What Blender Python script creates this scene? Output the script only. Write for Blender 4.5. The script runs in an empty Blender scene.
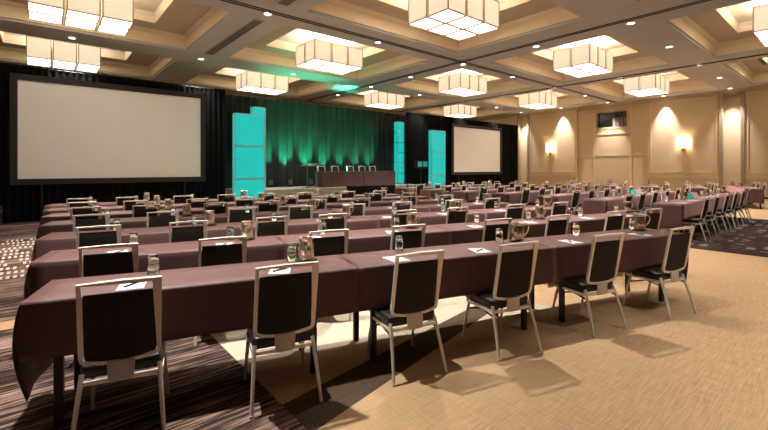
import bpy, bmesh, math, random
from mathutils import Vector, Matrix
random.seed(11)
C = bpy.context.scene.collection
SC = bpy.context.scene
PI = math.pi
# Room frame: x runs along the stage wall to the right, y runs towards the stage.

# ------------------------------------------------------------------ materials
class NT:
    def __init__(s, name):
        s.m = bpy.data.materials.new(name); s.m.use_nodes = True
        s.t = s.m.node_tree; s.b = s.t.nodes['Principled BSDF']
    def n(s, typ, **kw):
        nd = s.t.nodes.new(typ)
        for k, v in kw.items(): setattr(nd, k, v)
        return nd
    def l(s, a, b): s.t.links.new(a, b)
    def put(s, sock, v):
        if hasattr(v, 'is_linked') or hasattr(v, 'links'): s.l(v, sock)
        else: sock.default_value = v
    def math(s, op, a, b=None, c=None, clamp=False):
        nd = s.n('ShaderNodeMath', operation=op); nd.use_clamp = clamp
        s.put(nd.inputs[0], a)
        if b is not None: s.put(nd.inputs[1], b)
        if c is not None: s.put(nd.inputs[2], c)
        return nd.outputs[0]
    def vec(s, x, y, z=0.0):
        nd = s.n('ShaderNodeCombineXYZ')
        for i, v in enumerate((x, y, z)): s.put(nd.inputs[i], v)
        return nd.outputs[0]
    def noise(s, vec, scale=1.0, detail=2.0, rough=0.5):
        nd = s.n('ShaderNodeTexNoise')
        if vec is not None: s.l(vec, nd.inputs['Vector'])
        nd.inputs['Scale'].default_value = scale
        nd.inputs['Detail'].default_value = detail
        nd.inputs['Roughness'].default_value = rough
        return nd.outputs['Fac']
    def mix(s, f, a, b):
        nd = s.n('ShaderNodeMix', data_type='RGBA')
        s.put(nd.inputs[0], f)
        s.put(nd.inputs[6], a if not isinstance(a, tuple) else (*a[:3], 1))
        s.put(nd.inputs[7], b if not isinstance(b, tuple) else (*b[:3], 1))
        return nd.outputs[2]
    def ramp(s, f, lo, hi):
        nd = s.n('ShaderNodeMapRange'); nd.clamp = True
        s.put(nd.inputs[0], f)
        nd.inputs[1].default_value = lo; nd.inputs[2].default_value = hi
        return nd.outputs[0]
    def bump(s, h, strength=0.3, dist=0.01):
        nd = s.n('ShaderNodeBump'); nd.inputs['Strength'].default_value = strength
        nd.inputs['Distance'].default_value = dist
        s.l(h, nd.inputs['Height']); s.l(nd.outputs[0], s.b.inputs['Normal'])

def srgb(r, g, b):
    f = lambda c: (c / 255 / 12.92) if c / 255 <= .04045 else ((c / 255 + .055) / 1.055) ** 2.4
    return (f(r), f(g), f(b))

def plain(name, col, rough=.6, metal=0.0, sheen=0.0, var=.12, scale=8.0, bump=0.0, spec=.5):
    k = NT(name)
    tc = k.n('ShaderNodeTexCoord')
    f = k.noise(tc.outputs['Object'], scale, 3)
    lo = tuple(c * (1 - var) for c in col); hi = tuple(min(1, c * (1 + var)) for c in col)
    k.l(k.mix(f, lo, hi), k.b.inputs['Base Color'])
    k.b.inputs['Roughness'].default_value = rough
    k.b.inputs['Metallic'].default_value = metal
    k.b.inputs['Specular IOR Level'].default_value = spec
    if sheen: k.b.inputs['Sheen Weight'].default_value = sheen
    if bump:
        k.bump(k.noise(tc.outputs['Object'], scale * 12, 2), bump, .004)
    return k.m

def emit(name, col, strength, base=(.8, .8, .8), var=0.0, scale=4.0):
    k = NT(name)
    k.b.inputs['Base Color'].default_value = (*base, 1)
    k.b.inputs['Emission Strength'].default_value = strength
    if var:
        tc = k.n('ShaderNodeTexCoord')
        f = k.noise(tc.outputs['Object'], scale, 2)
        k.l(k.mix(f, tuple(c * (1 - var) for c in col), tuple(c * (1 + var) for c in col)), k.b.inputs['Emission Color'])
    else:
        k.b.inputs['Emission Color'].default_value = (*col, 1)
    k.b.inputs['Roughness'].default_value = .5
    return k.m

M = {}
M['chrome'] = plain('brushed_champagne_steel', (.74, .66, .58), .36, .35, var=.08, scale=30)
M['black_fabric'] = plain('black_upholstery', (.024, .020, .016), .8, sheen=.0, var=.3, scale=60, bump=.2, spec=.25)
M['black_vinyl'] = plain('black_vinyl', (.012, .011, .011), .45, var=.2, scale=20, spec=.35)
M['plate'] = plain('grey_bracket_metal', (.52, .45, .40), .4, .3, var=.08, scale=20)
M['black_metal'] = plain('black_metal', (.012, .011, .011), .45, .2, var=.2)
M['tabletop'] = plain('table_laminate', (.12, .08, .05), .5, var=.2, scale=5)
M['steel'] = plain('polished_steel', (.96, .84, .66), .20, .95, var=.06, scale=10)
M['tray'] = plain('dark_tray', (.02, .014, .012), .4, var=.2)
M['paper'] = plain('white_paper', (.50, .475, .47), .8, var=.03)
M['pen'] = plain('black_pen', (.01, .01, .012), .3, var=.1)
M['screen'] = plain('screen_fabric', (.92, .94, .96), .8, var=.02, scale=1, spec=.2)
M['screen_frame'] = plain('screen_frame', (.014, .012, .011), .6, var=.1)
M['drape'] = plain('black_drape_cloth', (.006, .0055, .0055), .8, sheen=.0, var=.25, scale=3, spec=.08)
M['drape_grey'] = plain('charcoal_drape_cloth', (.017, .019, .0185), .6, sheen=.0, var=.2, scale=3, spec=.3)
M['alu'] = plain('column_aluminium', (.55, .52, .52), .35, .7, var=.06)
M['teal'] = emit('teal_lit_fabric', (.004, .64, .57), .14, (.002, .05, .048), .10, 1.6)
M['stage_skirt'] = plain('stage_skirt_cloth', (.36, .33, .30), .8, var=.1)
M['stage_top'] = plain('stage_carpet', (.30, .28, .26), .85, var=.15, scale=30)
M['maroon'] = plain('maroon_table_skirt', (.095, .045, .040), .7, sheen=.1, var=.1, scale=4)
M['acrylic'] = plain('frosted_acrylic', (.16, .17, .17), .2, var=.05)
M['brass'] = plain('aged_brass', (.55, .38, .16), .35, .9, var=.1)
M['trim_white'] = plain('lamp_trim', (.75, .71, .66), .5, var=.04)
M['wall'] = plain('cream_wallcovering', (.52, .385, .235), .75, var=.05, scale=2, bump=.05)
M['wall_trim'] = plain('painted_moulding', (.57, .44, .28), .5, var=.04)
M['wall_stile'] = plain('tan_stile', (.27, .20, .13), .6, var=.05)
M['dim_wall'] = plain('dark_brown_low_bounce', (.14, .095, .065), .8, var=.06, scale=2)  # unseen walls made dark to cut bounce onto the tablecloth fronts
M['beam'] = plain('ceiling_beam_tone', (.55, .55, .56), .8, var=.05, scale=1.5)
M['face'] = plain('lit_coffer_face', (.86, .73, .55), .7, var=.04, scale=1.5)  # warmth of the lamps put into the face colour, beams kept greyer
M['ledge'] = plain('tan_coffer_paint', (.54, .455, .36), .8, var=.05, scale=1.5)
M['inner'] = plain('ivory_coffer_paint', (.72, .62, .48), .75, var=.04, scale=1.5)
M['track'] = plain('partition_track', (.05, .038, .03), .5, var=.1)
M['grille'] = plain('grille_metal', (.10, .085, .07), .5, .3, var=.1)
M['shade_side'] = emit('lantern_side_panel', (1.0, .83, .58), .145, (.35, .30, .22), .10, 3)
M['shade_bottom'] = emit('lantern_bottom_panel', (1.0, .94, .84), .95, (.7, .65, .55), .05, 2)
M['shade_frame'] = plain('lantern_frame', (.62, .50, .32), .5, .1, var=.1)
M['lens'] = emit('downlight_lens', (1.0, .94, .86), 2.0)
M['sconce'] = emit('sconce_shade', (1.0, .92, .76), .48, (.8, .7, .5), .06, 3)
M['window_glass'] = plain('dark_booth_glass', (.010, .008, .007), .15, var=.1)
M['roller'] = plain('roller_blind', (.16, .125, .10), .8, var=.08)
M['green_lens'] = emit('green_lamp_lens', (.02, 1.0, .35), 3.0)
M['teal_lens'] = emit('teal_lamp_lens', (.03, .55, .42), .07, (.02, .1, .1), .4, 14)
M['teal_paper'] = plain('teal_paper', (.02, .36, .33), .7, var=.05)
M['pink_paper'] = plain('pink_paper', (.55, .25, .24), .7, var=.05)

def cloth_mat():
    k = NT('mauve_brown_tablecloth')
    tc = k.n('ShaderNodeTexCoord')
    f = k.noise(tc.outputs['Object'], 2.5, 3)
    k.l(k.mix(f, (.070, .028, .023), (.088, .037, .032)), k.b.inputs['Base Color'])
    k.b.inputs['Roughness'].default_value = .62
    k.b.inputs['Sheen Weight'].default_value = .5
    k.b.inputs['Sheen Tint'].default_value = (1, .50, .48, 1)
    k.b.inputs['Sheen Roughness'].default_value = .4
    k.bump(k.noise(tc.outputs['Object'], 260, 1), .15, .002)
    return k.m
M['cloth'] = cloth_mat()

def glass_mat():
    k = NT('clear_glass')
    k.b.inputs['Base Color'].default_value = (1, .99, .97, 1)
    k.b.inputs['Roughness'].default_value = .03
    k.b.inputs['Transmission Weight'].default_value = 1.0
    k.b.inputs['IOR'].default_value = 1.5
    return k.m
M['glass'] = glass_mat()

def carpet_mat():
    k = NT('ballroom_carpet')
    g = k.n('ShaderNodeNewGeometry')
    sp = k.n('ShaderNodeSeparateXYZ'); k.l(g.outputs['Position'], sp.inputs[0])
    x, y = sp.outputs[0], sp.outputs[1]
    mul = lambda a, b: k.math('MULTIPLY', a, b)
    lt = lambda a, b: k.math('LESS_THAN', a, b)
    gt = lambda a, b: k.math('GREATER_THAN', a, b)
    # woven tan field: fine threads both ways
    a = k.noise(k.vec(mul(x, 5.0), mul(y, 75.0)), 1, 3, .6)
    b = k.noise(k.vec(mul(x, 75.0), mul(y, 5.0), 3.0), 1, 3, .6)
    big = k.noise(k.vec(x, y, 7.0), .9, 3)
    w = k.math('ADD', k.math('MULTIPLY', a, .6), k.math('MULTIPLY', b, .4))
    tan = k.mix(k.ramp(w, .30, .70), (.265, .152, .076), (.53, .342, .198))
    tan = k.mix(k.ramp(big, .35, .75), tan, k.mix(.5, tan, (.40, .265, .13)))
    # dark streaked field
    s1 = k.noise(k.vec(mul(x, 1.8), mul(y, 34.0)), 1, 5, .72)
    s2 = k.noise(k.vec(mul(x, .5), mul(y, 2.2), 5.0), 1, 3)
    s = k.math('ADD', s1, k.math('MULTIPLY', k.math('SUBTRACT', s2, .5), .5))
    dark = k.mix(mul(k.ramp(s, .46, .68), k.math('SUBTRACT', 1.0, k.math('MULTIPLY', gt(x, 5.0), .9))), (.022, .013, .009), (.36, .225, .185))
    warm = k.noise(k.vec(mul(x, 1.2), mul(y, 26.0), 9.0), 1, 3, .6)
    dark = k.mix(mul(k.ramp(warm, .60, .72), lt(x, 5.0)), dark, (.30, .165, .085))
    # rows of short cream dashes in broad bands
    rp = k.math('SUBTRACT', .34, k.math('MULTIPLY', gt(x, 5.0), .12))
    cp = k.math('SUBTRACT', .075, k.math('MULTIPLY', gt(x, 5.0), .025))
    row = k.math('FLOOR', k.math('DIVIDE', y, rp))
    fr = k.math('FRACT', k.math('DIVIDE', y, rp))
    jit = k.math('FRACT', k.math('MULTIPLY', k.math('SINE', k.math('MULTIPLY', row, 12.99)), 437.58))
    col = k.math('FRACT', k.math('ADD', k.math('DIVIDE', x, cp), jit))
    pres = gt(k.noise(k.vec(mul(x, 2.6), mul(row, 3.7), 1.0), 1, 2), k.math('ADD', .44, k.math('MULTIPLY', gt(x, 5.0), .09)))
    dash = mul(mul(lt(fr, .58), lt(col, .52)), pres)
    bandl = mul(mul(gt(y, 7.5), lt(y, 11.6)), lt(x, 1.17))
    bandr = mul(mul(gt(x, 9.75), lt(x, 15.6)), gt(k.noise(k.vec(x, y, 2.0), .9, 2), .40))
    dash = mul(dash, k.math('MAXIMUM', bandl, mul(bandr, .5)))
    dark = k.mix(dash, dark, (.50, .40, .32))
    stripe = mul(mul(gt(y, 5.15), lt(y, 5.42)), lt(x, 1.17))
    dark = k.mix(stripe, dark, (.42, .25, .13))
    isdark = k.math('MAXIMUM', lt(x, 1.17), mul(gt(x, 9.3), lt(x, 16.1)))
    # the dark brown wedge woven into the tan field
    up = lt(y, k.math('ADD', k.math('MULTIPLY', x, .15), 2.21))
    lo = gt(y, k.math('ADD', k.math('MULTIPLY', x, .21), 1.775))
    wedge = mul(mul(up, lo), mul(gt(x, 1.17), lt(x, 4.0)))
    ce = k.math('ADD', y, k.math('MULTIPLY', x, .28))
    cream = mul(mul(gt(ce, 3.36), lt(ce, 4.4)), lt(x, 4.2))  # lit floor past the table's shadow edge, painted as a paler strip
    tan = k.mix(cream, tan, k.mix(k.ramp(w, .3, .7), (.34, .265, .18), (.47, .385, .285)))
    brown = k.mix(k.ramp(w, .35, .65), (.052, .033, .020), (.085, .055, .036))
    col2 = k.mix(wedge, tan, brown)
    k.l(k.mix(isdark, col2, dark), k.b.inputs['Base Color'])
    k.b.inputs['Roughness'].default_value = .95
    k.b.inputs['Specular IOR Level'].default_value = .1
    k.bump(w, .5, .004)
    return k.m
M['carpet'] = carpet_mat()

# ------------------------------------------------------------------ mesh helpers
class MB:
    def __init__(s): s.v = []; s.f = []; s.mi = []; s.cur = 0
    def add(s, vs, fs):
        o = len(s.v); s.v += [tuple(p) for p in vs]
        for f in fs: s.f.append([o + i for i in f]); s.mi.append(s.cur)
    def quad(s, a, b, c, d): s.add([a, b, c, d], [(0, 1, 2, 3)])
    def box(s, x0, x1, y0, y1, z0, z1):
        s.add([(x0, y0, z0), (x1, y0, z0), (x1, y1, z0), (x0, y1, z0), (x0, y0, z1), (x1, y0, z1), (x1, y1, z1), (x0, y1, z1)],
              [(0, 3, 2, 1), (4, 5, 6, 7), (0, 1, 5, 4), (1, 2, 6, 5), (2, 3, 7, 6), (3, 0, 4, 7)])
    def sweep(s, pts, sec, nrm, closed=False, scales=None):
        """sec: list of (side, normal) offsets; nrm: the plane normal of the path."""
        pts = [Vector(p) for p in pts]; n = Vector(nrm).normalized(); m = len(pts); q = len(sec); rings = []
        for i, p in enumerate(pts):
            a = pts[(i - 1) % m] if (closed or i > 0) else p
            b = pts[(i + 1) % m] if (closed or i < m - 1) else p
            t = (b - a).normalized(); side = t.cross(n)
            if side.length < 1e-6: side = Vector((1, 0, 0))
            side.normalize(); nn = side.cross(t).normalized(); k = 1 if not scales else scales[i]
            if closed or 0 < i < m - 1:
                t0 = (p - a).normalized(); c = max(.4, abs(t0.dot(t))); ks = k / c
            else: ks = k
            rings.append([p + side * (u * ks) + nn * (w * k) for u, w in sec])
        vs = [v for r in rings for v in r]; fs = []
        for i in range(m if closed else m - 1):
            j = (i + 1) % m
            for e in range(q):
                e2 = (e + 1) % q
                fs.append((i * q + e, i * q + e2, j * q + e2, j * q + e))
        if not closed:
            fs.append(tuple(range(q))[::-1]); fs.append(tuple((m - 1) * q + e for e in range(q)))
        s.add(vs, fs)
    def tube(s, pts, r, n=8, scales=None, closed=False):
        pts = [Vector(p) for p in pts]
        d = (pts[-1] - pts[0]) if not closed else Vector((0, 0, 1))
        up = Vector((0, 0, 1)) if abs(d.normalized().z) < .8 else Vector((1, 0, 0))
        if len(pts) > 2 and not closed:
            c = (pts[1] - pts[0]).cross(pts[-1] - pts[1])
            if c.length > 1e-5: up = c
        s.sweep(pts, [(r * math.cos(2 * PI * i / n), r * math.sin(2 * PI * i / n)) for i in range(n)], up, closed, scales)
    def lathe(s, prof, n=20, cx=0, cy=0, caps=True):
        vs = []; fs = []; m = len(prof)
        for r, z in prof:
            for i in range(n):
                a = 2 * PI * i / n; vs.append((cx + r * math.cos(a), cy + r * math.sin(a), z))
        for j in range(m - 1):
            for i in range(n):
                i2 = (i + 1) % n
                fs.append((j * n + i, j * n + i2, (j + 1) * n + i2, (j + 1) * n + i))
        if caps:
            fs.append(tuple(range(n))[::-1]); fs.append(tuple((m - 1) * n + i for i in range(n)))
        s.add(vs, fs)
    def rbox(s, x0, x1, y0, y1, z0, z1, r=.01, seg=2):
        bm = bmesh.new()
        bmesh.ops.create_cube(bm, size=1)
        for v in bm.verts:
            v.co = Vector(((x0 + x1) / 2 + v.co.x * (x1 - x0), (y0 + y1) / 2 + v.co.y * (y1 - y0), (z0 + z1) / 2 + v.co.z * (z1 - z0)))
        bmesh.ops.bevel(bm, geom=bm.edges[:], offset=r, segments=seg, affect='EDGES', profile=.6)
        bm.verts.index_update()
        s.add([v.co[:] for v in bm.verts], [[v.index for v in f.verts] for f in bm.faces]); bm.free()
    def build(s, name, mats, parent=None, smooth=False, recalc=True):
        me = bpy.data.meshes.new(name); me.from_pydata(s.v, [], s.f)
        if not isinstance(mats, (list, tuple)): mats = [mats]
        for m in mats: me.materials.append(m)
        if len(mats) > 1:
            for p, i in zip(me.polygons, s.mi): p.material_index = i
        if recalc:
            bm = bmesh.new(); bm.from_mesh(me); bmesh.ops.recalc_face_normals(bm, faces=bm.faces[:]); bm.to_mesh(me); bm.free()
        if smooth:
            for p in me.polygons: p.use_smooth = True
            try: me.set_sharp_from_angle(angle=math.radians(50))
            except Exception: pass
        me.update()
        o = bpy.data.objects.new(name, me); C.objects.link(o)
        if parent: o.parent = parent
        return o

def mat_of(key): return M[key]
def tag(o, label=None, cat=None, group=None, kind=None):
    if label: o['label'] = label
    if cat: o['category'] = cat
    if group: o['group'] = group
    if kind: o['kind'] = kind
    return o
def thing(name, label, cat, loc=(0, 0, 0), rz=0, group=None):
    o = bpy.data.objects.new(name, None); C.objects.link(o); o.empty_display_size = .1
    o.location = loc; o.rotation_euler = (0, 0, rz)
    return tag(o, label, cat, group)
def dup(root, loc, rz, label, group=None):
    r = root.copy(); C.objects.link(r); r.location = loc; r.rotation_euler = (0, 0, rz)
    tag(r, label, None, group)
    for ch in KIDS.get(root.name, ()):
        c = ch.copy(); C.objects.link(c); c.parent = r
        for g in KIDS.get(ch.name, ()):
            d = g.copy(); C.objects.link(d); d.parent = c
    return r
KIDS = {}
def remember(root):
    KIDS[root.name] = [o for o in C.objects if o.parent == root]
    for ch in KIDS[root.name]: KIDS[ch.name] = [o for o in C.objects if o.parent == ch]
class Maker:
    """builds a thing once; later calls copy it."""
    def __init__(s, fn): s.fn = fn; s.first = None
    def __call__(s, loc, rz, label, group=None):
        if s.first is None:
            s.first = s.fn(); remember(s.first)
            o = s.first; o.location = loc; o.rotation_euler = (0, 0, rz); tag(o, label, None, group)
            return o
        return dup(s.first, loc, rz, label, group)
def struct(o): o['kind'] = 'structure'; return o
ORD = ['first', 'second', 'third', 'fourth', 'fifth', 'sixth', 'seventh', 'eighth', 'ninth', 'tenth', 'eleventh', 'twelfth']

# ------------------------------------------------------------------ room shell
XL, XR, YB, YS, ZC = -3.3, 25.3, -7.6, 20.2, 5.27
ZT = 6.02
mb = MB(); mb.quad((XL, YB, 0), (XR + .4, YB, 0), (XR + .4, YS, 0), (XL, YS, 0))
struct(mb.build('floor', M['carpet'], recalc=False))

CX = [(-2.0, 3.6), (4.9, 10.5), (12.25, 17.7), (18.9, 24.5)]
CY = [(-6.3, -2.1), (-.85, 3.35), (4.6, 8.7), (9.9, 14.15), (15.4, 19.5)]
mb = MB()
xs = sorted({XL, XR + .4, *[c for p in CX for c in p]}); ys = sorted({YB, YS, *[c for p in CY for c in p]})
def down(x0, x1, y0, y1, z): mb.quad((x0, y0, z), (x0, y1, z), (x1, y1, z), (x1, y0, z))
def ringwall(x0, x1, y0, y1, z0, z1, g=0.0):
    X0, X1, Y0, Y1 = x0 + g, x1 - g, y0 + g, y1 - g
    mb.quad((x0, y0, z0), (x1, y0, z0), (X1, Y0, z1), (X0, Y0, z1)); mb.quad((x1, y0, z0), (x1, y1, z0), (X1, Y1, z1), (X1, Y0, z1))
    mb.quad((x1, y1, z0), (x0, y1, z0), (X0, Y1, z1), (X1, Y1, z1)); mb.quad((x0, y1, z0), (x0, y0, z0), (X0, Y0, z1), (X0, Y1, z1))
def ledge(x0, x1, y0, y1, dx, dy, z):
    down(x0, x1, y0, y0 + dy, z); down(x0, x1, y1 - dy, y1, z); down(x0, x0 + dx, y0 + dy, y1 - dy, z); down(x1 - dx, x1, y0 + dy, y1 - dy, z)
for i in range(len(xs) - 1):
    for j in range(len(ys) - 1):
        if (xs[i], xs[i + 1]) in CX and (ys[j], ys[j + 1]) in CY: continue
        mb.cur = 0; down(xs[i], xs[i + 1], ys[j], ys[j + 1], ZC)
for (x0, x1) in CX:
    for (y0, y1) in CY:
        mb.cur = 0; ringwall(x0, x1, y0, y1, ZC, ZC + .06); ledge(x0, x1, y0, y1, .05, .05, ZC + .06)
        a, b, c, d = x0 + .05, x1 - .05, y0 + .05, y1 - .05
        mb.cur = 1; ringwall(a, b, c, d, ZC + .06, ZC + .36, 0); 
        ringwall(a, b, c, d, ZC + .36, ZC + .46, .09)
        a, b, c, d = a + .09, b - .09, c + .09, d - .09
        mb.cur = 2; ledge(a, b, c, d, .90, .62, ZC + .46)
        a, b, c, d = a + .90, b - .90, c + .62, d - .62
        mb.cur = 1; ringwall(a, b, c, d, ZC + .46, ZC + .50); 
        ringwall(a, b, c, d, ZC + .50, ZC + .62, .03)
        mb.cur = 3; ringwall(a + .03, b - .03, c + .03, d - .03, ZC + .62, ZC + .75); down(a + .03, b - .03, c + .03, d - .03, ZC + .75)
struct(mb.build('ceiling', [M['beam'], M['face'], M['ledge'], M['inner']], recalc=False))

# partition tracks and linear grilles in the beams
tn = 0
def trim(mb, m, smooth=False):
    global tn; tn += 1
    return struct(mb.build('trim_%d' % tn, M[m], smooth=smooth))
for kind, c in (('x', 11.4), ('x', 18.3), ('y', 9.25)):
    mb = MB()
    for d in (-.07, .05):
        if kind == 'x': mb.box(c + d, c + d + .035, YB, YS, ZC - .02, ZC + .01)
        else: mb.box(XL, XR, c + d, c + d + .035, ZC - .02, ZC + .01)
    trim(mb, 'track')
def make_grille():
    r = thing('air_grille', '', 'vent')
    m = MB(); m.box(-.15, .15, -2.05, 2.05, -.012, .0); m.build('frame', M['beam'], r)
    m = MB()
    for i in range(5): m.box(-.115 + i * .05, -.085 + i * .05, -2.0, 2.0, -.02, -.012)
    m.build('slat', M['grille'], r)
    return r
GR = Maker(make_grille)
GR((4.25, 12.0, ZC), 0, 'long dark linear air grille in the ceiling beam left of the central lantern', 'linear grilles in the left beam')
GR((4.25, 6.65, ZC), 0, 'dark linear air grille cut by the top edge of the photo', 'linear grilles in the left beam')
m = MB(); m.box(20.6, 22.6, 2.58, 2.72, ZC + .44, ZC + .46)
tag(m.build('slot_diffuser', M['track']), 'dark slot air diffuser in the coffer at the right edge', 'vent')

# walls
mb = MB(); mb.quad((XL, YS, 0), (XR + .4, YS, 0), (XR + .4, YS, ZT), (XL, YS, ZT)); struct(mb.build('wall_stage', M['wall'], recalc=False))
mb = MB(); mb.quad((XL, YB, 0), (XL, YS, 0), (XL, YS, ZT), (XL, YB, ZT)); struct(mb.build('wall_left', M['dim_wall'], recalc=False))
mb = MB(); mb.quad((XR + .4, YB, 0), (XL, YB, 0), (XL, YB, ZT), (XR + .4, YB, ZT)); struct(mb.build('wall_near', M['dim_wall'], recalc=False))
# right wall with two shallow niches and the recessed booth bay
NICHE = [(3.82, 4.48, .22), (14.86, 15.46, .22)]
BAY = (7.68, 11.5, .14)
WY0, WY1, WZ0, WZ1 = 8.78, 10.36, 3.90, 4.76
mb = MB()
def wq(y0, y1, z0, z1, x=XR):
    if y1 > y0 and z1 > z0: mb.quad((x, y0, z0), (x, y0, z1), (x, y1, z1), (x, y1, z0))
segs = sorted(NICHE + [BAY]); y = YB
for (a, b, d) in segs:
    wq(y, a, 0, ZT)
    if (a, b, d) == BAY:
        wq(a, WY0, 0, ZT, XR + d); wq(WY1, b, 0, ZT, XR + d); wq(WY0, WY1, 0, WZ0, XR + d); wq(WY0, WY1, WZ1, ZT, XR + d)
    else: wq(a, b, 0, ZT, XR + d)
    for q in (a, b): mb.quad((XR, q, 0), (XR + d, q, 0), (XR + d, q, ZT), (XR, q, ZT))
    y = b
wq(y, YS, 0, ZT)
struct(mb.build('wall_right', M['wall'], recalc=False))
# window of the booth
w = struct(bpy.data.objects.new('window_1', None)); C.objects.link(w)
m = MB(); m.box(XR + .30, XR + .33, WY0 - .05, WY1 + .05, WZ0 - .05, WZ1 + .05); m.build('window_pane', M['window_glass'], w)
m = MB()
for (a, b, c, d) in ((WY0 - .04, WY0, WZ0, WZ1), (WY1, WY1 + .04, WZ0, WZ1), (WY0, WY1, WZ0 - .04, WZ0), (WY0, WY1, WZ1, WZ1 + .04)): m.box(XR + .12, XR + .30, a, b, c, d)
m.build('window_frame', M['wall_stile'], w)
m = MB()
for i in range(4): m.box(XR + .22, XR + .24, WY0 + .0 + i * .2, WY0 + .17 + i * .2, WZ0 + .0, WZ0 + .52)
m.build('window_blind', M['roller'], w)
# mouldings
def strip_y(m, y0, y1, z, h=.05, d=.03, x=XR): m.box(x - d, x, y0, y1, z - h / 2, z + h / 2)
def strip_z(m, y, z0, z1, wd=.05, d=.03, x=XR): m.box(x - d, x, y - wd / 2, y + wd / 2, z0, z1)
for (a, b) in ((YB, 3.70), (4.60, 7.66), (11.52, 14.74), (15.58, YS)):
    m = MB(); strip_y(m, a, b, 1.03, .10, .035); strip_y(m, a, b, 1.09, .03, .055); trim(m, 'wall_trim')
    if b - a > 2 and a > 0:
        m = MB(); e = .13
        strip_y(m, a + e, b - e, 1.28); strip_y(m, a + e, b - e, 5.0); strip_z(m, a + e, 1.28, 5.0); strip_z(m, b - e, 1.28, 5.0); trim(m, 'wall_trim')
    m = MB(); strip_y(m, a, b, .09, .18, .03); trim(m, 'wall_trim')
m = MB(); e = .13; strip_y(m, -2, 3.7 - e, 1.28); strip_y(m, -2, 3.7 - e, 5.0); strip_z(m, 3.7 - e, 1.28, 5.0); trim(m, 'wall_trim')
for (a, b, d) in NICHE:
    for q in (a - .07, b + .07):
        m = MB(); strip_z(m, q, 0, 5.05, .14, .06); trim(m, 'wall_stile')
    m = MB(); strip_y(m, a - .14, b + .14, 5.08, .08, .07); trim(m, 'wall_stile')
bx = XR + BAY[2]
m = MB(); strip_z(m, 10.56, 0, 4.86, .10, .03, bx); strip_z(m, 8.55, 0, 4.86, .10, .03, bx); strip_y(m, 8.55, 10.56, 3.50, .09, .03, bx)
strip_y(m, BAY[0], BAY[1], 2.25, .09, .028, bx); strip_y(m, 8.55, 10.56, 3.82, .05, .025, bx); trim(m, 'wall_trim')
m = MB(); m.box(XR - .06, XR, YB, YS, 5.15, 5.27); trim(m, 'wall_trim')

# ------------------------------------------------------------------ lantern chandeliers
def make_lantern():
    r = thing('lantern_chandelier', '', 'chandelier')
    c = .60; g = .055; h = .64
    sx = [-(c * 1.5 + g), -(c * .5), c * .5 + g]; sy = [-(c + g / 2), g / 2]
    sx = [-c * 1.5 - g, -c * .5, c * .5 + g]
    for ix, x0 in enumerate(sx):
        for iy, y0 in enumerate(sy):
            x1, y1 = x0 + c, y0 + c
            m = MB()
            m.quad((x0, y0, 0), (x1, y0, 0), (x1, y0, h), (x0, y0, h)); m.quad((x1, y0, 0), (x1, y1, 0), (x1, y1, h), (x1, y0, h))
            m.quad((x1, y1, 0), (x0, y1, 0), (x0, y1, h), (x1, y1, h)); m.quad((x0, y1, 0), (x0, y0, 0), (x0, y0, h), (x0, y1, h))
            m.quad((x0, y0, h), (x1, y0, h), (x1, y1, h), (x0, y1, h))
            sh = m.build('lamp_shade', M['shade_side'], r)
            m = MB(); m.quad((x0, y0, .0), (x0, y1, .0), (x1, y1, .0), (x1, y0, .0)); m.build('bottom_panel', M['shade_bottom'], sh, recalc=False)
            m = MB(); e = .013
            for z in (0, h):
                for (a, b, cc, d) in ((x0, x1, y0, y0), (x0, x1, y1, y1), (x0, x0, y0, y1), (x1, x1, y0, y1)):
                    m.box(a - e, b + e, cc - e, d + e, z - e, z + e)
            for px in (x0, x1):
                for py in (y0, y1): m.box(px - e, px + e, py - e, py + e, 0, h)
            m.build('shade_frame', M['shade_frame'], sh)
    m = MB()
    for px in (-.6, 0, .6):
        for py in (-.32, .32): m.tube([(px, py, h), (px, py, 1.01)], .010, 6)
    m.build('hanger', M['shade_frame'], r)
    m = MB(); m.box(-.75, .75, -.40, .40, .97, 1.02); m.build('ceiling_plate', M['shade_frame'], r)
    return r
LAN = Maker(make_lantern)
LX = [.62, 7.66, 14.9, 21.55]; LY = [1.25, 6.55, 12.0, 17.6]
LLAB = {(1, 1): 'largest six-box lantern chandelier, cut by the top edge near the middle',
        (0, 2): 'lantern chandelier at the top left corner, its boxes cut by the edge',
        (0, 3): 'lantern chandelier above the left projection screen, below the corner one',
        (1, 2): 'lantern chandelier hanging left of centre, above the green stage drape',
        (1, 3): 'lantern chandelier just above the left pair of teal columns',
        (2, 3): 'small lantern chandelier above the slim teal column right of the head table',
        (2, 2): 'lantern chandelier below and right of the largest one, near the middle',
        (3, 3): 'farthest lantern chandelier, small, above the right projection screen',
        (3, 2): 'small lantern chandelier above the wall at the end of the black drape',
        (2, 1): 'lantern chandelier right of centre, below the partition track crossing',
        (3, 1): 'lantern chandelier close to the right wall, above the booth window',
        (2, 0): 'lantern chandelier cut by the right edge of the photo',
        (0, 0): 'lantern chandelier overhead above the near aisle, outside the frame at left',
        (0, 1): 'lantern chandelier above the left row ends, outside the frame',
        (1, 0): 'lantern chandelier above the near tan carpet, outside the frame',
        (3, 0): 'lantern chandelier by the right wall, outside the frame'}
OFF = {(0, 0)}   # behind or beside the camera, outside the photo
for i, x in enumerate(LX):
    for j, y in enumerate(LY):
        if (i, j) in OFF: continue
        LAN((x + {(0, 2): .13, (1, 1): .14, (3, 1): -.1, (2, 0): .1}.get((i, j), 0), y, 5.0), 0, LLAB[(i, j)], 'lantern chandeliers')

def lamp(name, typ, loc, energy, color=(1, .8, .58), rot=(0, 0, 0), **kw):
    d = bpy.data.lights.new(name, typ); d.energy = energy; d.color = color
    for k, v in kw.items(): setattr(d, k, v)
    o = bpy.data.objects.new(name, d); C.objects.link(o); o.location = loc; o.rotation_euler = rot
    return o
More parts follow.
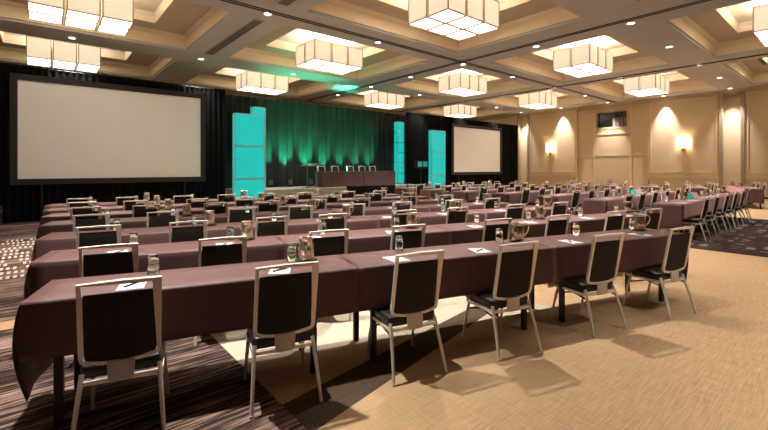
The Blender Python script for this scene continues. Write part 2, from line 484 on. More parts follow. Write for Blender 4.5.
# light of each lantern thrown up into its coffer
for i, x in enumerate(LX):
    for j, y in enumerate(LY):
        if (i, j) in OFF: continue
        lamp('lantern_uplight', 'AREA', (x, y, 5.68), 22, (1, .95, .88), (PI, 0, 0), shape='RECTANGLE', size=1.7, size_y=1.1)

# ------------------------------------------------------------------ recessed downlights
def make_down():
    r = thing('downlight', '', 'ceiling light')
    m = MB(); m.lathe([(.075, 0), (.10, -.012), (.115, -.010), (.12, 0)], 16, caps=False); m.build('trim_ring', M['trim_white'], r)
    m = MB(); m.add([(.078 * math.cos(2 * PI * i / 16), .078 * math.sin(2 * PI * i / 16), -.004) for i in range(16)], [tuple(range(16))[::-1]])
    m.build('lens', M['lens'], r, recalc=False)
    return r
DN = Maker(make_down)
DX = [.7, 4.25, 7.75, 11.75, 14.95, 18.4, 21.7]
DXN = ['far left', 'left beam crossing', 'left coffer', 'partition track', 'central coffer', 'right track', 'right coffer']
dpos = []
# unseen downlights added behind the camera to brighten the foreground floor
for i, x in enumerate((.7, 4.25, 7.75)): dpos.append((x, -1.45, 'added recessed downlight in the beam behind the camera, %s from the left, outside the frame' % ORD[i]))
for y, yn in ((3.95, 'nearest cross beam'), (9.45, 'middle cross beam'), (14.85, 'farthest cross beam')):
    for i, x in enumerate(DX): dpos.append((x, y, 'round recessed downlight in the %s, %s from the left' % (yn, ORD[i])))
for x, xn in ((11.75, 'central lengthwise beam'), (18.4, 'right lengthwise beam')):
    for j, y in enumerate((1.25, 6.6, 12.2, 17.6)): dpos.append((x, y, 'round recessed downlight in the %s, %s from the camera' % (xn, ORD[j])))
for x, y, lb in dpos:
    DN((x, y, ZC), 0, lb, 'recessed downlights')
    lamp('downlight_beam', 'SPOT', (x, y, ZC - .02), 150 if y == 14.85 else (110 if y == 1.25 else 310 if y < 0 else 300 if x > 10 else 470), (1, .98, .955), (0, 0, 0), spot_size=math.radians(76), spot_blend=.8, shadow_soft_size=.09)
for y, nm in ((15.12, 'in the niche beside the black drape'), (12.35, 'above the far wall sconce'), (9.6, 'above the booth window'), (6.84, 'above the near wall sconce'), (4.15, 'in the near niche of the right wall')):
    DN((24.95, y, ZC), 0, 'wall washing downlight ' + nm, 'wall washing downlights')
    lamp('wall_wash_beam', 'SPOT', (24.95, y, ZC - .02), 240, (1, .96, .95), (0, math.radians(-8), 0), spot_size=math.radians(54), spot_blend=1.0, shadow_soft_size=.04)

# sprinklers on the beams
def make_spr():
    r = thing('sprinkler_head', '', 'sprinkler')
    m = MB(); m.lathe([(.04, 0), (.035, -.01), (.012, -.014), (.010, -.04), (.025, -.045), (.025, -.05)], 10); m.build('sprinkler_body', M['trim_white'], r, True)
    return r
SP = Maker(make_spr)
SP((3.85, 10.9, ZC), 0, 'small sprinkler head beside the long linear grille', 'sprinkler heads')
SP((12.0, 8.9, ZC), 0, 'small sprinkler head beside the track crossing in the middle', 'sprinkler heads')

# ------------------------------------------------------------------ wall sconces
def make_sconce():
    r = thing('wall_sconce', '', 'wall light')
    m = MB(); n = 14; pts = []
    for i in range(n + 1):
        a = PI * i / n; pts.append((-.20 * math.sin(a), .30 * math.cos(a)))
    for i in range(n):
        (a, b), (c, d) = pts[i], pts[i + 1]
        m.quad((a, b, -.25), (c, d, -.25), (c, d, .25), (a, b, .25))
    m.build('lamp_shade', M['sconce'], r, True)
    m = MB(); m.box(-.05, 0, -.09, .09, -.45, .1); m.box(-.13, -.03, -.07, .07, -.40, -.28); m.build('bracket', M['brass'], r)
    return r
SCN = Maker(make_sconce)
for y, lb in ((13.18, 'glowing wall sconce in the far panel, left of the booth window'), (6.06, 'glowing wall sconce in the near panel, right of the booth window')):
    SCN((XR - .04, y, 2.80), 0, lb, 'wall sconces')
    lamp('sconce_glow', 'POINT', (XR - .14, y, 2.80), 6, (1, .88, .70), shadow_soft_size=.08)

# ------------------------------------------------------------------ banquet chair
def make_chair():
    r = thing('banquet_chair', '', 'chair')
    sec = [(.0105, .010), (.0105, -.010), (-.0105, -.010), (-.0105, .010)]
    yb = lambda z: -.165 - .085 * (z - .43) / .47
    P = lambda x, z: (x, yb(z), z)
    path = []
    hw0, hw1, z0, z1, rc = .188, .179, .455, .888, .008
    path += [P(-hw0 + .004, z0 + .03), P(-hw1, z1)]
    path += [P(0, z1 + .002)]
    path += [P(hw1, z1), P(hw0 - .004, z0 + .03), P(hw0 - .01, z0 + .008), P(hw0 - .03, z0 - .002)]
    path += [P(.09, z0 - .016), P(0, z0 - .020), P(-.09, z0 - .016), P(-hw0 + .03, z0 - .002), P(-hw0 + .01, z0 + .008)]
    m = MB(); m.sweep(path, sec, (0, -1, -.18), closed=True); m.build('back_frame', M['chrome'], r)
    # padded back
    m = MB(); nx, nz = 10, 10; F = []; B = []
    for j in range(nz + 1):
        for i in range(nx + 1):
            u = -1 + 2 * i / nx; w = j / nz
            hw = .172 + (.166 - .172) * w - .004
            zl = .462 - .020 * (1 - u * u); z = zl + (.832 - zl) * w
            pad = (1 - u ** 6) * (1 - (2 * w - 1) ** 6)
            F.append((u * hw, yb(z) + .008 + .018 * pad, z)); B.append((u * hw, yb(z) - .004 - .006 * pad, z))
    vs = F + B; o = len(F); fs = []; q = nx + 1
    for j in range(nz):
        for i in range(nx):
            a = j * q + i; fs.append((a, a + 1, a + q + 1, a + q)); fs.append((o + a, o + a + q, o + a + q + 1, o + a + 1))
    for i in range(nx):
        fs.append((i, o + i, o + i + 1, i + 1)); a = nz * q + i; fs.append((a, a + 1, o + a + 1, o + a))
    for j in range(nz):
        a = j * q; fs.append((a, a + q, o + a + q, o + a)); a = j * q + nx; fs.append((a, o + a, o + a + q, a + q))
    m.add(vs, fs); m.build('backrest', M['black_fabric'], r, True)
    # seat cushion, domed
    m = MB(); m.rbox(-.195, .195, -.150, .235, .352, .428, .022, 3)
    m.v = [(x, y, z + (.008 * (1 - (x / .2) ** 2) * (1 - ((y - .043) / .20) ** 2) if z > .42 else 0)) for x, y, z in m.v]
    m.build('seat', M['black_vinyl'], r, True)
    m = MB(); loop = [(-.17, -.165), (0, -.172), (.17, -.165), (.187, -.15), (.190, .18), (.17, .205), (-.17, .205), (-.190, .18), (-.187, -.15)]
    m.sweep([(x, y, .341) for x, y in loop], [(.011, .011), (.011, -.011), (-.011, -.011), (-.011, .011)], (0, 0, 1), closed=True)
    m.build('seat_frame', M['chrome'], r)
    m = MB(); a, b = .068, .050
    for (hw, z, y) in ((1, 1, 1),):
        pr = [(-.066, .440, -.184), (.066, .440, -.184), (.062, .352, -.188), (.048, .330, -.188), (-.048, .330, -.188), (-.062, .352, -.188)]
        m.add([(x, y, z) for x, z, y in pr] + [(x, y + .012, z) for x, z, y in pr],
              [(0, 1, 2, 3, 4, 5), (11, 10, 9, 8, 7, 6)] + [(i, 6 + i, 6 + (i + 1) % 6, (i + 1) % 6) for i in range(6)])
    m.build('back_bracket', M['plate'], r)
    for sx in (-1, 1):
        m = MB(); m.tube([(sx * .184, -.150, .385), (sx * .199, -.212, .20), (sx * .214, -.262, .012)], .0135, 8, [1.0, .92, .76])
        m.lathe([(.011, 0), (.0125, .006), (.012, .014)], 8, sx * .2145, -.2635); m.build('leg', M['chrome'], r, True)
        m = MB(); m.tube([(sx * .184, .150, .372), (sx * .196, .190, .20), (sx * .206, .226, .012)], .0135, 8, [1.0, .92, .76])
        m.lathe([(.011, 0), (.0125, .006), (.012, .014)], 8, sx * .2065, .2275); m.build('leg', M['chrome'], r, True)
        m = MB(); m.tube([(sx * .190, -.185, .30), (sx * .190, .02, .335)], .007, 6); m.tube([(sx * .192, .178, .27), (sx * .19, -.03, .335)], .007, 6)
        m.build('brace', M['black_metal'], r)
    return r
CH = Maker(make_chair)

# ------------------------------------------------------------------ tables and cloths
TL, TD, TZ = 1.985, .50, .742
def make_table():
    r = thing('folding_table', '', 'table')
    m = MB(); m.rbox(.03, TL - .03, .02, TD - .02, TZ - .035, TZ - .003, .006, 2); m.build('tabletop', M['tabletop'], r)
    for x in (.145, TL - .33):
        for y in (.05, TD - .05):
            m = MB(); m.rbox(x - .022, x + .022, y - .022, y + .022, 0, TZ - .035, .005, 1); m.build('leg', M['black_metal'], r)
    return r
TB = Maker(make_table)
def cloth_mesh(endl, endr, seed):
    rnd = random.Random(seed); m = MB(); N = 22; ph = rnd.uniform(0, 6); z = TZ + .004
    drop, edrop = .322, .53
    X = [TL * i / N for i in range(N + 1)]
    X[0] = -.012 if endl else -.006
    X[-1] = TL + (.012 if endr else .006)
    def flap(sgn, y0, amp):
        rows = []
        lev = [(0, 0), (.004, .008), (.014, .012), (.05, .014), (.12, .018), (.20, .022), (.27, .024), (drop, .026)]
        for k, (dz, out) in enumerate(lev):
            rows.append([(x, y0 + sgn * (out + amp * (dz / drop) * min(1, 6 * x / TL, 6 * (TL - x) / TL) * (math.sin(x * 5.1 + ph) * .6 + math.sin(x * 11.3 + ph * 2) * .4)), z - dz - 0) for x in X])
        return rows
    f = flap(-1, 0.0, .007); b = flap(1, TD, .007)
    rows = f[::-1] + [[(x, TD * q, z) for x in X] for q in (.25, .5, .75)] + b
    vs = [p for r in rows for p in r]; q = len(X); fs = []
    for j in range(len(rows) - 1):
        for i in range(q - 1): fs.append((j * q + i, j * q + i + 1, (j + 1) * q + i + 1, (j + 1) * q + i))
    m.add(vs, fs)
    for on, sg, xe in ((endl, -1, -.012), (endr, 1, TL + .012)):
        if not on: continue
        # end flap: hangs lower, gathered into an ear at each corner
        K = 14; L = 12; vs = []; fs = []
        for j in range(L + 1):
            h = j / L; dz = edrop * h
            for i in range(K + 1):
                t = i / K
                ear = math.exp(-(t / .16) ** 2) + math.exp(-((1 - t) / .16) ** 2)
                bulge = ear * .045 * math.sin(PI * h)
                out = .004 - .030 * h + .008 * h * math.sin(t * 9 + ph) + bulge
                yy = -.012 + (TD + .024) * t
                yy += (-.016 * h if t < .02 else (.016 * h if t > .98 else 0))
                zz = z - dz - .015 * ear * h + .02 * h * math.sin(t * PI)
                vs.append((xe + sg * (out if j else 0), yy, zz))
        for j in range(L):
            for i in range(K):
                a = j * (K + 1) + i; fs.append((a, a + 1, a + K + 2, a + K + 1))
        m.add(vs, fs)
    me_o = m.build('tablecloth', M['cloth'], None, True)
    bm = bmesh.new(); bm.from_mesh(me_o.data); bmesh.ops.remove_doubles(bm, verts=bm.verts[:], dist=.0005); bmesh.ops.recalc_face_normals(bm, faces=bm.faces[:]); bm.to_mesh(me_o.data); bm.free()
    sol = me_o.modifiers.new('thickness', 'SOLIDIFY'); sol.thickness = .003; sol.offset = 1
    return me_o

# ------------------------------------------------------------------ tableware
def make_glass():
    r = thing('glass_tumbler', '', 'glass'); r.scale = (1.14, 1.14, 1.1)
    m = MB()   # upturned tumbler: mouth on the cloth, thick base on top
    m.lathe([(.0335, .0), (.0345, .002), (.0325, .06), (.0300, .118), (.0285, .124), (.004, .125), (.0, .125)], 20, caps=False)
    m.lathe([(.0335, .0), (.0315, .002), (.0295, .06), (.0265, .098), (.022, .103), (.003, .104), (.0, .104)], 20, caps=False)
    g = m.build('tumbler', M['glass'], r, True)
    bm = bmesh.new(); bm.from_mesh(g.data); bmesh.ops.remove_doubles(bm, verts=bm.verts[:], dist=.0002); bmesh.ops.recalc_face_normals(bm, faces=bm.faces[:]); bm.to_mesh(g.data); bm.free()
    return r
GL = Maker(make_glass)
def make_pitcher():
    r = thing('water_pitcher', '', 'pitcher'); r.scale = (.93, .93, .93)
    m = MB(); n = 24
    prof = [(.052, .0), (.060, .006), (.066, .03), (.070, .07), (.068, .11), (.061, .15), (.056, .175), (.058, .190), (.061, .197), (.057, .194), (.052, .175), (.056, .14), (.058, .06), (.05, .02), (.0, .018)]
    vs = []; fs = []
    for r_, z in prof:
        for i in range(n):
            a = 2 * PI * i / n; k = 1.0
            if z > .15: k += .42 * max(0, math.cos(a - PI)) ** 8 * (z - .15) / .047
            vs.append((r_ * k * math.cos(a), r_ * k * math.sin(a), z))
    for j in range(len(prof) - 1):
        for i in range(n):
            i2 = (i + 1) % n; fs.append((j * n + i, j * n + i2, (j + 1) * n + i2, (j + 1) * n + i))
    fs.append(tuple(range(n))[::-1]); m.add(vs, fs); m.build('pitcher_body', M['steel'], r, True)
    m = MB(); m.tube([(.056, 0, .180), (.085, 0, .192), (.112, 0, .180), (.120, 0, .150), (.108, 0, .105), (.088, 0, .070), (.066, 0, .045)], .0075, 8); m.build('handle', M['steel'], r, True)
    return r
PT = Maker(make_pitcher)
def make_tray():
    r = thing('serving_tray', '', 'tray')
    m = MB(); m.lathe([(.075, 0), (.085, .003), (.088, .012), (.084, .012), (.078, .006), (.0, .005)], 24); m.build('tray_disc', M['tray'], r, True)
    return r
TR = Maker(make_tray)
def make_pad():
    r = thing('notepad', '', 'notepad')
    m = MB(); m.box(-.075, .075, -.105, .105, 0, .004); m.build('sheets', M['paper'], r)
    return r
PD = Maker(make_pad)
def make_pen():
    r = thing('pen', '', 'pen')
    m = MB(); m.tube([(-.065, 0, .005), (.055, 0, .005), (.070, 0, .005)], .005, 6, [1, 1, .3]); m.build('barrel', M['pen'], r)
    m = MB(); m.box(-.06, -.02, -.0015, .0015, .009, .0115); m.build('clip', M['chrome'], r)
    return r
PN = Maker(make_pen)

cid = 0
def seat_row(block, ri, start, slope, ntab, chairs, pens):
    """one row of tables end to end with its chairs and settings."""
    global cid
    ang = math.atan(slope); ex = Vector((math.cos(ang), math.sin(ang), 0)); ey = Vector((-math.sin(ang), math.cos(ang), 0))
    s = Vector((start[0], start[1], 0)); rn = ORD[ri]
    at = lambda t, n, z=0.0: tuple(s + ex * t + ey * n + Vector((0, 0, z)))
    rl = '%s row from the camera, %s block' % (rn, block)
    for k in range(ntab):
        TB(at(k * TL, 0), ang, 'folding table under cloth, %s from left in %s' % (ORD[k], rl), 'tables in the %s block' % block)
        c = cloth_mesh(k == 0, k == ntab - 1, cid); cid += 1
        c.location = at(k * TL, 0); c.rotation_euler = (0, 0, ang)
        tag(c, 'mauve brown tablecloth, %s from left in %s' % (ORD[k], rl), 'tablecloth', 'tablecloths in the %s block' % block)
    zt = TZ + .0075
    for i, t in enumerate(chairs):
        j = random.uniform(-1, 1)
        CH(at(t + .008 * j, -.075 + .012 * random.uniform(-1, 1)), ang + math.radians(1.8) * random.uniform(-1, 1),
           'black steel-framed chair, %s from left, %s' % (ORD[i], rl), 'chairs in the %s block' % block)
        pt = t + random.uniform(-.04, .05); pa = ang + random.uniform(-.35, .35)
        p = at(pt, .135, zt)
        PD(p, pa, 'white notepad before %s chair from left, %s' % (ORD[i], rl), 'notepads in the %s block' % block)
        if pens: PN((p[0], p[1], p[2] + .0042), pa + .9 + random.uniform(-.3, .3), 'black pen on notepad before %s chair from left, %s' % (ORD[i], rl), 'pens in the %s block' % block)
        GL(at(t + ((.09, .17, .21, .42, .43, .33)[i] if block == 'left' and ri == 0 else (.05, .12, .18, .22)[min(i, 3)] + random.uniform(-.03, .03)), .42, zt), 0, 'clear upturned tumbler for %s chair from left, %s' % (ORD[i], rl), 'tumblers in the %s block' % block)
        if i % 2 == 1:
            tt = t + ((.30, .64, .40)[i // 2] if block == 'left' and ri == 0 else (.30 if i < 2 else .42)) + random.uniform(-.03, .03); tt = min(tt, ntab * TL - .12)
            q = at(tt, .37, zt)
            TR(q, 0, 'dark round tray under pitcher, %s along %s' % (ORD[i // 2], rl), 'trays in the %s block' % block)
            PT((q[0], q[1], q[2] + .006), -.75 + random.uniform(-.3, .3) if block != 'left' or i > 2 else ang + random.uniform(1.2, 2.0),
               'polished steel water pitcher, %s from left in %s' % (ORD[i // 2], rl), 'water pitchers in the %s block' % block)

L_T = [[.50, 1.40, 2.32, 3.24, 4.30, 5.34], [.47, 1.30, 2.26, 3.14, 4.34, 5.29, 6.40, 7.22], [.49, 1.32, 2.27, 3.05, 4.12, 5.05, 6.23, 7.24]]
L_D = [.5, 1.32, 2.36, 3.25, 4.16, 5.08, 6.2, 7.12]
LV = [3.04, 4.29, 5.62, 6.95, 8.2, 9.4, 10.55]; LS = [-.297, -.277, -.257, -.262, -.262, -.262, -.262]
for k in range(7):
    seat_row('left', k, (-.07 + .025 * k, LV[k]), LS[k], 3 if k == 0 else 4, [t + (.09 if k else 0) for t in (L_T[k] if k < 3 else L_D)], k < 3)
CU = [10.1, 10.1, 10.5, 10.4, 10.35, 10.25, 10.3]; CV = [2.45, 3.92, 5.32, 6.75, 8.2, 9.6, 11.0]
for k in range(7):
    seat_row('middle', k, (CU[k], CV[k]), 0.0, 3, [.5, 1.42, 2.45, 3.4, 4.4, 5.35], False)
for k in range(5):
    seat_row('right', k, ([20.0, 19.15, 18.55, 18.05, 17.6][k], 2.4 + 1.42 * k), .311, 2, [.5, 1.4, 2.4, 3.3], False)

# coloured folded cards on middle and right rows
def card(label, loc, rz, m1):
    m = MB(); m.quad((-.09, -.05, 0), (.09, -.05, 0), (.09, 0, .14), (-.09, 0, .14)); m.quad((.09, .05, 0), (-.09, .05, 0), (-.09, 0, .14), (.09, 0, .14))
    o = m.build('tent_card', M[m1], None, recalc=False); o.location = loc; o.rotation_euler = (0, 0, rz)
    sol = o.modifiers.new('thickness', 'SOLIDIFY'); sol.thickness = .002
    return tag(o, label, 'tent card', 'folded cards on the tables')
zt = TZ + .0085
card('teal folded card standing on the nearest row of the middle block', (12.15, 2.80, zt), -.6, 'teal_paper')
card('pink folded card beside the teal one, nearest middle row', (12.5, 2.78, zt), -.5, 'pink_paper')
card('teal folded card standing on the second row of the middle block', (12.9, 4.28, zt), -.6, 'teal_paper')
card('pink folded card beside the teal one, second middle row', (13.25, 4.28, zt), -.6, 'pink_paper')

# ------------------------------------------------------------------ stage side
def drape(label, x0, x1, y, h, m_, z0=0.0, pitch=.17, amp=.05, seed=1):
    rnd = random.Random(seed); m = MB(); n = int((x1 - x0) / (pitch / 6)); Z = [z0, z0 + .3, z0 + h * .4, z0 + h * .8, z0 + h - .12, z0 + h]
    off = [rnd.uniform(-.25, .25) for _ in range(n // 6 + 3)]
    vs = []; fs = []
    for k, z in enumerate(Z):
        a = amp * (1.0 if k < 4 else .7)
        for i in range(n + 1):
            x = x0 + (x1 - x0) * i / n; c = i / 6.0; o_ = off[int(c)]
            s_ = math.sin(2 * PI * c); s_ = math.copysign(abs(s_) ** .7, s_)
            vs.append((x + .03 * math.sin(4 * PI * c) * (1 if 0 < i < n else 0), y + a * s_ * (.7 + o_) + .02 * math.sin(x * 1.7 + k * .2), z))
    q = n + 1
    for k in range(len(Z) - 1):
        for i in range(n): fs.append((k * q + i, k * q + i + 1, (k + 1) * q + i + 1, (k + 1) * q + i))
    r = thing('pleated_drape', label, 'drape', ((x0 + x1) / 2, y, z0))
    m.add([(x - (x0 + x1) / 2, yy - y, z - z0) for x, yy, z in vs], fs)
    m.build('curtain', M[m_], r, True, recalc=False)
    m = MB(); m.tube([(-(x1 - x0) / 2, .02, h - .03), ((x1 - x0) / 2, .02, h - .03)], .02, 8); m.build('hanging_rail', M['black_metal'], r)
    m = MB()
    for xx in (-(x1 - x0) / 2 + .1, (x1 - x0) / 2 - .1): m.tube([(xx, .12, 0), (xx, .12, h - .03)], .02, 8)
    m.build('upright', M['black_metal'], r)
    return r
DH = 4.35
drape('black pleated drape behind the left projection screen', -3.2, 5.15, 15.06, DH, 'drape', seed=3)
drape('charcoal pleated drape lit green behind the head table', 5.0, 15.6, 16.5, DH + .10, 'drape_grey', pitch=.33, amp=.10, seed=5)
drape('black pleated drape behind the right projection screen', 14.2, 24.45, 15.06, DH, 'drape', seed=9)

def screen(label, x0, x1, z0, z1, y):
    r = thing('projection_screen', label, 'projection screen', ((x0 + x1) / 2, y, 0), 0, 'projection screens'); hw = (x1 - x0) / 2
    m = MB(); m.box(-hw, hw, -.01, .01, z0, z1); m.build('screen_surface', M['screen'], r)
    m = MB(); e = .16
    for (a, b, c, d) in ((-hw - e, -hw, z0 - e, z1 + e), (hw, hw + e, z0 - e, z1 + e), (-hw, hw, z1, z1 + e), (-hw, hw, z0 - e, z0)): m.box(a, b, -.05, .04, c, d)
    m.build('screen_border', M['screen_frame'], r)
    for xx in (-hw + .5, hw - .5):
        m = MB(); m.tube([(xx, .03, z0 - e), (xx, .03, .05)], .02, 8); m.box(xx - .04, xx + .04, -.35, .08, 0, .05); m.build('leg', M['black_metal'], r)
    return r
screen('large blank projection screen left of the stage', -.47, 4.23, 1.20, 3.90, 14.85)
screen('smaller-looking blank projection screen right of the stage', 17.6, 22.05, 1.27, 3.82, 14.85)

# stage
st = thing('stage_platform', 'low grey stage platform under the head table', 'stage', (9.9, 15.2, 0))
m = MB(); m.box(-4.4, 4.4, -1.0, 1.0, .62, .69); m.build('platform_top', M['stage_top'], st)
m = MB(); n = 120
for i in range(n):
    a, b = -4.4 + 8.8 * i / n, -4.4 + 8.8 * (i + 1) / n
    m.quad((a, -1.0 - .012 * math.sin(i * 1.3), 0), (b, -1.0 - .012 * math.sin((i + 1) * 1.3), 0), (b, -1.005, .685), (a, -1.005, .685))
for sx in (-4.4, 4.4): m.quad((sx, -1, 0), (sx, 1, 0), (sx, 1, .62), (sx, -1, .62))
m.build('skirt', M['stage_skirt'], st)
SZ = .691

def column(label, x, y, z, wd, dp, cells, ch, group):
    r = thing('lit_column', label, 'light column', (x, y, z), 0, group); e = .022
    for k in range(cells):
        m = MB(); z0 = .03 + k * ch; m.box(-wd / 2 + e, wd / 2 - e, -dp / 2 + .012, dp / 2 - .012, z0 + e, z0 + ch - e)
        m.box(-wd / 2 + .012, wd / 2 - .012, -dp / 2 + e, dp / 2 - e, z0 + e, z0 + ch - e)
        m.build('glowing_panel', M['teal'], r)
    m = MB(); H = .03 + cells * ch
    for sx in (-1, 1):
        for sy in (-1, 1):
            cx, cy = sx * (wd / 2 - e / 2), sy * (dp / 2 - e / 2); m.box(cx - e / 2, cx + e / 2, cy - e / 2, cy + e / 2, 0, H)
    for k in range(cells + 1):
        zz = .03 + k * ch
        for s_ in (-1, 1):
            m.box(-wd / 2, wd / 2, s_ * (dp / 2 - e / 2) - e / 2, s_ * (dp / 2 - e / 2) + e / 2, zz - e, zz + e if k < cells else zz)
            m.box(s_ * (wd / 2 - e / 2) - e / 2, s_ * (wd / 2 - e / 2) + e / 2, -dp / 2, dp / 2, zz - e, zz + e if k < cells else zz)
    m.box(-wd / 2, wd / 2, -dp / 2, dp / 2, 0, .03)
    m.build('column_frame', M['alu'], r)
    return r
column('wide teal lit column in front at the left of the stage', 5.42, 13.55, 0, 1.04, .22, 3, 1.10, 'teal lit columns')
column('slim teal lit column rising behind the wide left one', 6.36, 15.0, SZ, .50, .30, 6, .515, 'teal lit columns')
column('slim teal lit column right of the head table', 13.97, 15.35, SZ, .48, .28, 6, .52, 'teal lit columns')
column('wide teal lit column beside the right projection screen', 14.84, 13.55, 0, 1.02, .20, 3, 1.10, 'teal lit columns')

# head tables and their chairs
def head_table(label, x0, x1):
    L = x1 - x0; r = thing('head_table', label, 'table', (x0, 14.62, SZ), 0, 'head tables on the stage')
    m = MB(); m.rbox(0, L, 0, .62, .62, .66, .01, 2); m.build('tabletop', M['maroon'], r)
    m = MB(); n = 60; pts = []
    per = [(L * i / 24, 0) for i in range(25)] + [(L, .62 * i / 8) for i in range(1, 9)] + [(L - L * i / 24, .62) for i in range(1, 25)] + [(0, .62 - .62 * i / 8) for i in range(1, 9)]
    for i in range(len(per) - 1):
        (a, b), (c, d) = per[i], per[i + 1]
        k0, k1 = .006 * math.sin(i * 1.9), .006 * math.sin((i + 1) * 1.9)
        m.quad((a, b - .004, .65), (c, d - .004, .65), (c + k1, d - .012 + k1, 0.005), (a + k0, b - .012 + k0, 0.005))
    m.build('skirt', M['maroon'], r, recalc=False)
    return r
head_table('left maroon skirted head table, nearer the lectern', 9.0, 11.12)
head_table('right maroon skirted head table, beside the slim teal column', 11.16, 13.05)
for i, x in enumerate((9.62, 10.35, 11.2, 11.9, 12.55)):
    CH((x, 15.52, SZ), PI, 'steel-framed chair behind the head tables, %s from left' % ORD[i], 'chairs behind the head tables')

# lectern with two gooseneck microphones
r = thing('lectern', 'slender clear lectern with two microphones on the stage', 'lectern', (8.62, 14.85, SZ))
m = MB(); m.rbox(-.32, .32, -.22, .22, 0, .03, .008, 1); m.build('base', M['acrylic'], r)
for sx in (-.22, .22):
    m = MB(); m.rbox(sx - .02, sx + .02, -.02, .02, .03, .93, .006, 1); m.build('post', M['acrylic'], r)
m = MB(); m.rbox(-.44, .44, -.17, .17, .935, .955, .008, 1); m.v = [(x, y, z - y * .25) for x, y, z in m.v]; m.build('reading_top', M['alu'], r)
for sx in (-.12, .08):
    m = MB(); m.tube([(sx, -.12, .98), (sx, -.12, 1.12), (sx + .02, -.06, 1.24), (sx + .03, .02, 1.27)], .008, 6); m.lathe([(.015, 1.25), (.02, 1.27), (.015, 1.31)], 8, sx + .03, .02); m.build('microphone', M['black_metal'], r)

# black draped table in front of the stage
r = thing('draped_table', 'low black draped table in front of the stage', 'table', (9.7, 13.2, 0))
m = MB(); m.rbox(0, 2.1, 0, .7, .72, .76, .01, 2); m.build('tabletop', M['drape'], r)
m = MB()
per = [(2.1 * i / 24, 0) for i in range(25)] + [(2.1, .7 * i / 8) for i in range(1, 9)] + [(2.1 - 2.1 * i / 24, .7) for i in range(1, 25)] + [(0, .7 - .7 * i / 8) for i in range(1, 9)]
for i in range(len(per) - 1):
    (a, b), (c, d) = per[i], per[i + 1]; k0, k1 = .01 * math.sin(i * 1.9), .01 * math.sin((i + 1) * 1.9)
    m.quad((a, b - .004, .75), (c, d - .004, .75), (c + k1, d - .012 + k1, .01), (a + k0, b - .012 + k0, .01))
m.build('skirt', M['drape'], r, recalc=False)

# pair of lamps on a stand right of the stage
r = thing('lamp_stand', 'dark lamp stand with teal faces between the right teal columns', 'stage light', (13.97, 13.8, 0))
m = MB(); m.tube([(0, 0, .1), (0, 0, 1.5)], .025, 8); m.build('pole', M['black_metal'], r)
for k in range(3):
    a = k * 2 * PI / 3 - .5; m = MB(); m.tube([(0, 0, .45), (.42 * math.cos(a), .42 * math.sin(a), .015)], .014, 6); m.build('leg', M['black_metal'], r)
m = MB(); m.box(-.34, .34, -.03, .03, 1.47, 1.51); m.build('crossbar', M['black_metal'], r)
for sx in (-.18, .18):
    m = MB(); m.rbox(sx - .165, sx + .165, -.12, .12, 1.52, 1.84, .02, 2); hd = m.build('lamp_head', M['black_metal'], r)
    m = MB(); m.box(sx - .14, sx + .14, -.13, -.12, 1.56, 1.80); m.build('lens', M['teal_lens'], hd)

# green uplights along the foot of the centre drape
def make_par():
    r = thing('par_can', '', 'stage light')
    m = MB(); m.lathe([(.085, .08), (.10, .10), (.105, .30), (.095, .305)], 16, caps=False); m.lathe([(.0, .08), (.085, .08)], 16, caps=False); m.build('housing', M['dim_wall'], r, True)
    m = MB(); m.box(-.13, -.115, -.02, .02, 0, .2); m.box(.115, .13, -.02, .02, 0, .2); m.box(-.13, .13, -.04, .04, 0, .015); m.build('yoke', M['black_metal'], r)
    m = MB(); m.add([(.095 * math.cos(2 * PI * i / 16), .095 * math.sin(2 * PI * i / 16), .29) for i in range(16)], [tuple(range(16))]); m.build('lens', M['green_lens'], r, recalc=False)
    return r
PAR = Maker(make_par)
PX = [7.3, 8.2, 9.2, 10.15, 11.1, 12.0, 12.85]
for i, x in enumerate(PX):
    PAR((x, 15.95, SZ), 0, 'small grey par can uplight at the drape foot, %s from left' % ORD[i], 'uplights at the foot of the green drape')
for x, e in list(zip(PX, (220, 380, 380, 250, 170, 150, 150))):
    lamp('green_uplight', 'SPOT', (x, 15.95, SZ + .33), e, (.03, 1.0, .48), (math.radians(180 - 22), 0, 0), spot_size=math.radians(44), spot_blend=1.0, shadow_soft_size=.03)

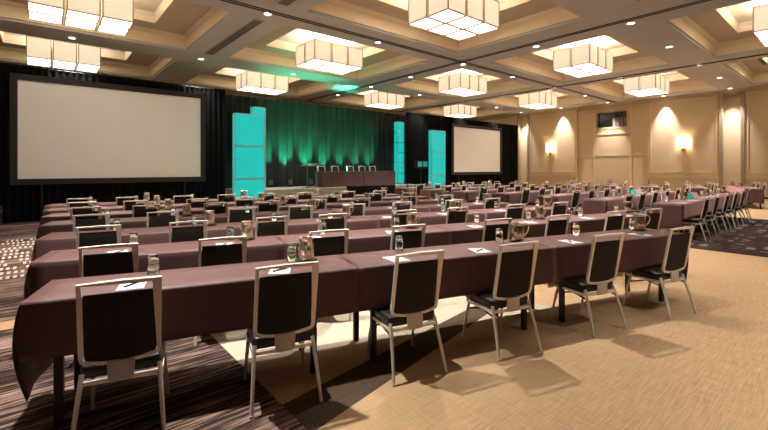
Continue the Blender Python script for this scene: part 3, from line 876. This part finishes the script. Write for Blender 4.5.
lamp('green_uplight', 'SPOT', (10.95, 15.75, SZ + .33), 2200, (.03, 1.0, .40), (PI, 0, 0), spot_size=math.radians(17), spot_blend=.6, shadow_soft_size=.03)
lamp('green_uplight', 'SPOT', (8.2, 15.6, SZ + .33), 130, (.03, 1.0, .48), (math.radians(180 + 14), 0, 0), spot_size=math.radians(60), spot_blend=1.0, shadow_soft_size=.03)

# flight case at the left edge, small wall speaker at the far corner
r = thing('equipment_case', 'black equipment case standing on the carpet at the left edge', 'case', (-1.15, 14.45, 0))
m = MB(); m.rbox(-.38, .38, -.3, .3, .03, .50, .02, 2); m.build('case_body', M['black_metal'], r)
m = MB(); m.rbox(-.385, .385, -.305, .305, .37, .39, .004, 1); m.build('edge_strip', M['alu'], r)
m = MB()
for sx in (-.3, .3):
    for sy in (-.22, .22): m.lathe([(.03, 0), (.035, .015), (.03, .03)], 8, sx, sy)
m.build('feet', M['black_metal'], r)
r = thing('wall_speaker', 'small black speaker on the wall beside the black drape', 'speaker', (25.3, 15.85, 2.05))
m = MB(); m.rbox(-.26, -.05, -.14, .14, -.2, .2, .02, 2); m.build('speaker_body', M['black_metal'], r)
m = MB(); m.box(-.05, 0, -.04, .04, -.06, .06); m.build('wall_bracket', M['black_metal'], r)

# ------------------------------------------------------------------ camera, world, view
cam = bpy.data.cameras.new('camera'); co = bpy.data.objects.new('camera', cam); C.objects.link(co)
cam.sensor_width = 36; cam.lens = 36 * 407 / 768; cam.shift_y = -47 / 768; cam.clip_end = 100; cam.clip_start = .05
co.location = (0, 0, 1.5); co.rotation_euler = (PI / 2, 0, -math.atan2(.645, .764)); SC.camera = co
wd = bpy.data.worlds.new('world'); SC.world = wd; wd.use_nodes = True
wd.node_tree.nodes['Background'].inputs[0].default_value = (.5, .42, .34, 1); wd.node_tree.nodes['Background'].inputs[1].default_value = .1
SC.view_settings.view_transform = 'Standard'; SC.view_settings.look = 'None'; SC.view_settings.gamma = 1; SC.view_settings.use_curve_mapping = False
SC.view_settings.exposure = 2.5
SC.cycles.use_denoising = True
SC.cycles.max_bounces = 8; SC.cycles.sample_clamp_indirect = 6
